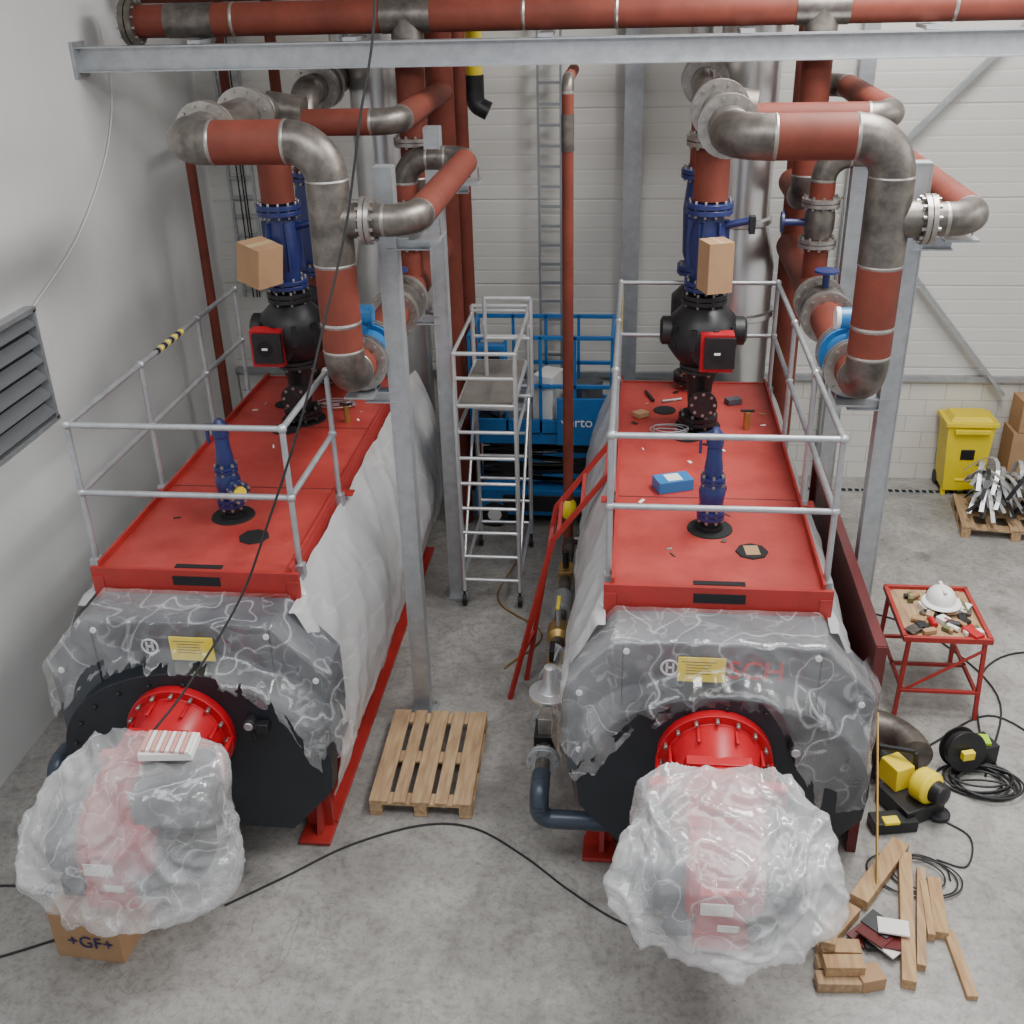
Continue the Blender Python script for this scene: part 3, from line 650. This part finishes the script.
for s in(-1,1): q.cyl((bx+s*.2-.03,by+.18,.09),(bx+s*.2+.03,by+.18,.09),.09,RUBBER,20)
for s in(-1,1): q.box((bx+s*.2,by-.15,.04),(.05,.06,.08),YBIN)
q.done('yellow_waste_bin',None,.012)
# scissor lift ------------------------------------------------------
q=B();x0,x1,y0,y1=-1.75,-.2,11.15,11.95
xm=(x0+x1)/2;ym=(y0+y1)/2
q.box((xm,ym,.32),(x1-x0,y1-y0,.32),LIFT);q.box((xm,y0-.005,.32),(.9,.02,.2),BLACK)
for xx in(x0+.22,x1-.22):
    for yy in(y0+.05,y1-.05): q.cyl((xx,yy-.06,.16),(xx,yy+.06,.16),.16,RUBBER,24);q.cyl((xx,yy-.07,.16),(xx,yy+.07,.16),.08,WHITE,16)
for k in range(4):
    z=.54+k*.13
    for yy in(y0+.12,y1-.12): q.beam((x0+.1,yy,z),(x1-.1,yy,z+.11),.05,.07,BLACK if k%2 else LIFT);q.beam((x0+.1,yy,z+.11),(x1-.1,yy,z),.05,.07,BLACK)
q.box((xm,ym,1.12),(x1-x0+.05,y1-y0,.12),LIFT);q.box((xm,ym,1.185),(x1-x0,y1-y0-.05,.01),BLACK)
for zz in(1.28,1.75,2.3):
    for yy in(y0,y1): q.box((xm,yy,zz),(x1-x0,.035,.045 if zz>1.3 else .16),LIFT)
    for xx in(x0,x1): q.box((xx,ym,zz),(.035,y1-y0,.045 if zz>1.3 else .16),LIFT)
for xx in(x0,x0+.4,xm,x1-.4,x1):
    for yy in(y0,y1): q.box((xx,yy,1.75),(.035,.035,1.15),LIFT)
q.box((x1-.32,y0-.03,1.35),(.55,.04,.55),LIFT);q.box((x0+.25,y0-.02,2.12),(.3,.14,.22),LIFT);q.box((x0+.25,y0-.1,2.12),(.2,.02,.12),BLACK)
cuts=[(-1.2,11.4),(-.7,11.6),(-1.4,11.7),(-.5,11.35),(-.9,11.35)]
for k,(a,b) in enumerate(cuts): q.box((a,b,1.3+.06*k),(.34,.24,.22+.1*k),[GALV,CARD,ALU,PANEL,WHITE][k],rot=.3*k)
q.done('scissor_lift',None,.006)
cu=D.curves.new('lift_text','FONT');cu.body='verto';cu.size=.16;cu.extrude=.002;t=D.objects.new('lift_lettering',cu);COL.objects.link(t);t.rotation_euler=(math.pi/2,0,0);t.location=(x1-.55,y0-.055,1.3);cu.materials.append(WHITE);t.parent=D.objects['scissor_lift']
# scaffold tower ----------------------------------------------------
q=B();x0,x1=-1.63,-1.06;r=.023
for y,zt in((9.42,2.70),(10.7,2.78)):
    for x in(x0,x1):
        q.cyl((x,y,.16),(x,y,zt),r,ALU,12);q.cyl((x,y,.10),(x,y,.17),.03,BLACK,10);q.cyl((x-.02,y,.07),(x+.02,y,.07),.07,RUBBER,18);q.box((x,y,.12),(.06,.05,.1),GALV)
    z=.3
    while z<zt-.02: q.cyl((x0,y,z),(x1,y,z),.018,ALU,10);z+=.27
    q.cyl((x0,y,zt),(x1,y,zt),.02,ALU,10)
for x in(x0,x1):
    for z in(.35,1.9,2.70): q.cyl((x,9.42,z),(x,10.7,z),.018,ALU,10)
    q.cyl((x,9.42,.4),(x,10.7,1.85),.016,ALU,10)
for x in(x0+.2,x1+.08): q.cyl((x,10.2,2.0),(x,10.2,3.0),.02,ALU,10)
q.cyl((x0+.2,10.2,3.0),(x1+.08,10.2,3.0),.02,ALU,10);q.cyl((x0+.2,10.2,2.6),(x1+.08,10.2,2.6),.02,ALU,10);q.cyl((x0,10.2,2.0),(x1+.08,10.2,2.0),.02,ALU)
PLY=mat('phenolic_ply',(.20,.18,.16),.6,0,.3,3.)
q.box(((x0+x1)/2,10.06,2.2),(.50,1.22,.03),PLY);q.box(((x0+x1)/2,10.06,2.18),(.56,1.28,.03),ALU)
q.done('scaffold_tower')
q=B()
pa=[Vector((-1.0,7.85,.0)),Vector((-.62,8.1,1.5)),Vector((-.13,8.2,2.12))]
off=Vector((.02,.12,.25))
q.beam(pa[0],pa[1],.03,.04,RED);q.beam(pa[1],pa[2],.03,.04,RED)
pb=[pa[0]+Vector((.12,.3,0)),pa[1]+off,pa[2]+off]
q.beam(pb[0],pb[1],.03,.04,RED);q.beam(pb[1],pb[2],.03,.04,RED)
for t in(.3,.6,.9): q.beam(pa[0].lerp(pa[1],t),pb[0].lerp(pb[1],t),.03,.03,RED)
for t in(.1,.5,.9): q.beam(pa[1].lerp(pa[2],t),pb[1].lerp(pb[2],t),.03,.03,RED)
q.done('red_access_handrail')
# workbench ------------------------------------------------------------
E=empty('folding_workbench');q=B()
X0,X1,Y0,Y1,Z=2.33,3.02,7.85,8.68,.80
q.box(((X0+X1)/2,(Y0+Y1)/2,Z-.02),(X1-X0,Y1-Y0,.025),WOOD)
for y in(Y0,Y1): q.box(((X0+X1)/2,y,Z),(X1-X0+.03,.035,.05),RED)
for x in(X0,X1): q.box((x,(Y0+Y1)/2,Z),(.035,Y1-Y0,.05),RED)
for x,s in((X0+.04,1),(X1-.04,-1)):
    for y,t in((Y0+.02,-1),(Y1-.02,1)): q.beam((x,y,Z),(x+s*-.03,y+t*.02,0),.035,.035,RED,(0,1,0))
    q.beam((x,Y0,.28),(x,Y1,.28),.03,.03,RED)
for y in(Y0,Y1): q.beam((X0+.02,y,.28),(X1-.02,y,.28),.03,.03,RED)
q.beam((X0+.05,Y0,.28),(X1-.05,Y0,.7),.02,.02,RED);q.beam((X0+.02,Y0+.4,.28),(X1-.02,Y0+.4,.28),.03,.03,RED)
q.done('frame',E,.003)
q=B()
for k in range(56):
    x=random.uniform(X0+.08,X1-.08);y=random.uniform(Y0+.08,Y1-.10);m=random.choice([BLACK,BLACK,GREY,WOOD2,CARD,WHITE,REDB,GREEN])
    if k%2: q.box((x,y,Z+.02),(random.uniform(.05,.18),random.uniform(.03,.10),random.uniform(.02,.06)),m,rot=random.uniform(0,3))
    else: 
        a=random.uniform(0,3);q.cyl((x,y,Z+.025),(x+.10*math.cos(a),y+.10*math.sin(a),Z+.03),random.uniform(.012,.03),m,12)
q.done('hand_tools',E,.003)
q=B();hx,hy,hz=2.73,8.38,Z+.06
q.sphere((hx,hy,hz+.02),.125,WHITE,24,(1,1.15,.95));q.lathe((hx,hy-.03,hz+.0),(0,0,1),[(0,.17),(.012,.16)],WHITE,28);q.box((hx,hy,hz+.13),(.03,.2,.02),WHITE)
q.done('hard_hat',None,.004)
q=B();q.tube([(1.95+.38*math.sin(t*math.pi/16),7.12+.38*math.cos(t*math.pi/16),.157) for t in range(9)],.155,GREY,28)
q.tube([(1.95,7.50,.157),(1.94,7.50,.157)],.156,FLG,28)
q.done('steel_pipe_elbow')
E=empty('portable_power_machine');q=B()
q.box((2.22,6.70,.08),(.36,.36,.14),BLACK,.5);q.box((2.13,6.84,.24),(.20,.24,.18),YEL,.5,.8);q.lathe((2.26,6.74,.24),(.6,-.8,.1),[(0,.10),(.03,.13),(.14,.13),(.17,.09)],YEL,24);q.lathe((2.35,6.62,.25),(.6,-.8,.1),[(0,.09),(.10,.08),(.12,.04)],BLACK,16)
for k in range(8):
    a=2*math.pi*k/8;q.box((2.33+.0*k,6.645,.25),(.02,.02,.22),BLACK,rot=Matrix.Rotation(a,3,Vector((.6,-.8,.1)).normalized()))
q.lathe((2.10,6.98,.17),(-.3,.9,0),[(0,.10),(.14,.10),(.16,.06)],BLACK,20)
q.cyl((2.0,6.95,.38),(2.25,6.85,.42),.022,BLACK);q.cyl((2.0,6.95,.38),(1.98,6.9,.1),.022,BLACK);q.cyl((2.25,6.85,.42),(2.27,6.8,.2),.022,BLACK)
q.box((2.05,6.47,.055),(.34,.15,.10),BLACK,.2);q.box((2.02,6.42,.11),(.12,.08,.03),YEL,.2);q.lathe((2.42,6.62,.01),(0,0,1),[(0,.09),(.03,.09),(.05,.04)],BLACK,20)
q.done('body',E,.008)
E=empty('cable_reel');q=B()
q.lathe((2.70,7.25,.18),(.3,-1,.3),[(0,.17),(.01,.17),(.01,.08),(.12,.08),(.12,.17),(.13,.17)],BLACK,28)
q.lathe((2.70,7.24,.18),(.3,-1,.3),[(.03,.15),(.1,.15)],RUBBER,28);q.box((2.73,7.09,.22),(.10,.05,.07),YEL,.3,);q.box((2.90,7.32,.1),(.20,.20,.18),BLACK,.4);q.box((2.90,7.32,.2),(.12,.12,.03),mat('lime',(.35,.6,.02),.4))
q.done('reel',E,.004)
def loopc(name,cx,cy,r,n,m,zr=.012):
    pts=[]
    for k in range(n*10):
        a=2*math.pi*k/10;rr=r*(1+.9*nz(k*.13,cx,cy));pts.append((cx+rr*math.cos(a)*1.2+.16*nz(k*.12,2,3),cy+rr*math.sin(a)*.8+.16*nz(k*.12,7,3),.012+.006*k/10))
    return curve_obj(name,pts,zr,m)
loopc('coiled_cable',2.83,7.0,.19,9,RUBBER,.009)
loopc('coiled_cable',2.1,5.95,.2,4,RUBBER,.006)
# lumber -------------------------------------------------------------
E=empty('lumber_pile');q=B()
def plank(a,b,w,h,z0=0.,m=WOOD2): q.beam((a[0],a[1],z0+h/2),(b[0],b[1],z0+h/2),w,h,m)
plank((1.66,5.66),(2.06,6.24),.13,.09);plank((1.86,5.0),(2.07,6.14),.09,.08);plank((1.97,5.15),(2.16,6.02),.06,.06,0,WOOD)
plank((2.16,5.42),(2.22,5.92),.09,.07);plank((2.09,5.40),(2.14,5.88),.05,.07);plank((2.24,4.95),(2.22,5.48),.07,.04,0,WOOD2)
for k in range(3): plank((1.28+.02*k,4.98+.13*k),(1.56-.02*k,5.0+.13*k),.11,.08,0,WOOD)
for k in range(2): plank((1.33,5.04+.13*k),(1.58,5.06+.12*k),.11,.08,.082,WOOD2)
plank((1.40,5.32),(1.62,5.60),.10,.08,.0,WOOD2);plank((1.36,5.12),(1.44,5.38),.09,.07,.165,WOOD)
q.box((1.62,5.03,.05),(.16,.14,.10),CARD,.3)
q.done('planks',E,.004)
q=B()
for k in range(7): q.box((1.72+random.uniform(-.1,.12),5.36+random.uniform(-.12,.12),.025+.013*k),(.2,.14,.012),[REDD,BLACK,PAPER,REDD][k%4],rot=Matrix.Rotation(random.uniform(-1,1),3,'Z')@Matrix.Rotation(random.uniform(-.1,.1),3,'X'))
q.done('packaging_scraps')
q=B();q.cyl((1.95,6.95,.7),(1.80,5.75,.06),.010,BRASS,8);q.done('leaning_rod')
q=B();q.box((-3.48,4.98,.20),(.48,.40,.40),CARD,-.06);q.box((-3.48,4.98,.4015),(.08,.40,.003),TAPE,-.06)
q.done('cardboard_box',None,.004)
cu=D.curves.new('box_text','FONT');cu.body='+GF+';cu.size=.14;cu.extrude=.001;t=D.objects.new('box_print',cu);COL.objects.link(t);t.rotation_euler=(math.pi/2,0,-.06);t.location=(-3.63,4.780,.12);cu.materials.append(BLUE);t.parent=D.objects['cardboard_box']
q=B();q.box((CR-.25,7.72,2.247),(.28,.17,.09),CYAN,.35);q.box((CR-.25,7.72,2.293),(.12,.12,.003),WHITE,.35);q.done('blue_parts_box',None,.006)
for cx,cy in((CR-.25,8.8),(CL+.25,9.3)):
    pts=[]
    for k in range(26): a=k*.75;pts.append((cx+.16*math.cos(a)*(1+.5*nz(k*.3,cx,1)),cy+.1*math.sin(a)*(1+.6*nz(k*.3,cy,2)),2.217+.002*k))
    curve_obj('loose_cable_bundle',pts,.005,GALV)
# cables ---------------------------------------------------------------
curve_obj('hanging_cable',[(-1.4,6.7,8.2),(-1.44,6.68,6.9),(-1.48,6.6,5.73),(-1.60,6.5,5.1),(-1.72,6.4,4.49),(-1.86,6.2,3.95),(-2.0,6.0,3.43),(-2.24,5.85,2.8),(-2.45,5.7,2.3),(-2.71,5.3,1.9),(-2.85,5.05,1.75)],.008,RUBBER)
curve_obj('floor_cable',[(-2.75,5.3,.01),(-2.4,5.6,.01),(-2.0,5.95,.01),(-1.5,6.2,.01),(-1.1,6.2,.01),(-.7,5.95,.01),(-.35,5.65,.01),(.0,5.4,.01),(.3,5.3,.01)],.008,RUBBER)
curve_obj('floor_cable',[(-4.9,5.2,.01),(-4.4,5.35,.01),(-3.8,5.3,.01),(-3.4,5.5,.01)],.008,RUBBER)
curve_obj('floor_cable',[(-4.6,4.5,.01),(-4.1,4.75,.01),(-3.74,4.95,.01)],.008,RUBBER)
curve_obj('floor_cable',[(2.3,7.2,.01),(2.6,7.5,.01),(3.2,7.9,.01),(3.6,7.2,.01),(3.5,6.4,.01),(3.9,5.8,.01)],.009,RUBBER)
curve_obj('floor_cable',[(2.9,7.1,.01),(3.3,8.2,.01),(2.9,9.2,.01),(2.3,9.6,.01),(2.0,9.9,.01)],.009,RUBBER)
curve_obj('floor_cable',[(3.1,6.9,.01),(3.0,7.6,.01),(3.3,8.6,.01),(3.9,8.9,.01),(4.6,8.3,.01)],.009,RUBBER)
curve_obj('floor_cable',[(2.4,6.6,.01),(2.6,6.4,.01),(2.5,6.1,.01),(2.3,6.15,.01)],.007,RUBBER)
curve_obj('floor_cable',[(-1.1,8.3,.01),(-.8,8.9,.01),(-1.3,9.5,.01),(-1.2,10.3,.01)],.010,BRASS)
# ------------------------------------------------------------------ lights
def area(name,loc,size,power,rot=(0,0,0),col=(1,1,1)):
    l=D.lights.new(name,'AREA');l.shape='RECTANGLE';l.size,l.size_y=size;l.energy=power;l.color=col
    o=D.objects.new(name,l);COL.objects.link(o);o.location=loc;o.rotation_euler=rot
area('skylight_1',(2.6,8.2,8.1),(1.6,4.2),740,col=(1,.99,.97))
area('skylight_2',(-1.5,3.,8.1),(5,3.),330,col=(.96,.98,1))
area('skylight_3',(3.5,3.,8.1),(4,3.),230,col=(1,1,1))
area('left_wall_fill',(7.9,7.5,6.6),(2.0,6.0),190,(0,math.radians(80),0),(1,.99,.98))  # added fill lamp high on the right, brightens the left wall; no window modelled
w=D.worlds.new('w');bpy.context.scene.world=w;w.use_nodes=True;w.node_tree.nodes['Background'].inputs[0].default_value=(.88,.93,1,1);w.node_tree.nodes['Background'].inputs[1].default_value=.75
# ------------------------------------------------------------------ camera
yw,p,r,F=.1185,.47,.0276,1083.3
f=Vector((-math.sin(yw)*math.cos(p),math.cos(yw)*math.cos(p),-math.sin(p)));rt=Vector((math.cos(yw),math.sin(yw),0));dn=f.cross(rt)
a=rt*math.cos(r)+dn*math.sin(r);b=-rt*math.sin(r)+dn*math.cos(r)
M=Matrix((a,-b,-f)).transposed().to_4x4();M.translation=Vector((0,0,5.9))
cd=D.cameras.new('camera');cd.sensor_width=36;cd.lens=F/1024*36;co=D.objects.new('camera',cd);COL.objects.link(co);co.matrix_world=M
bpy.context.scene.camera=co
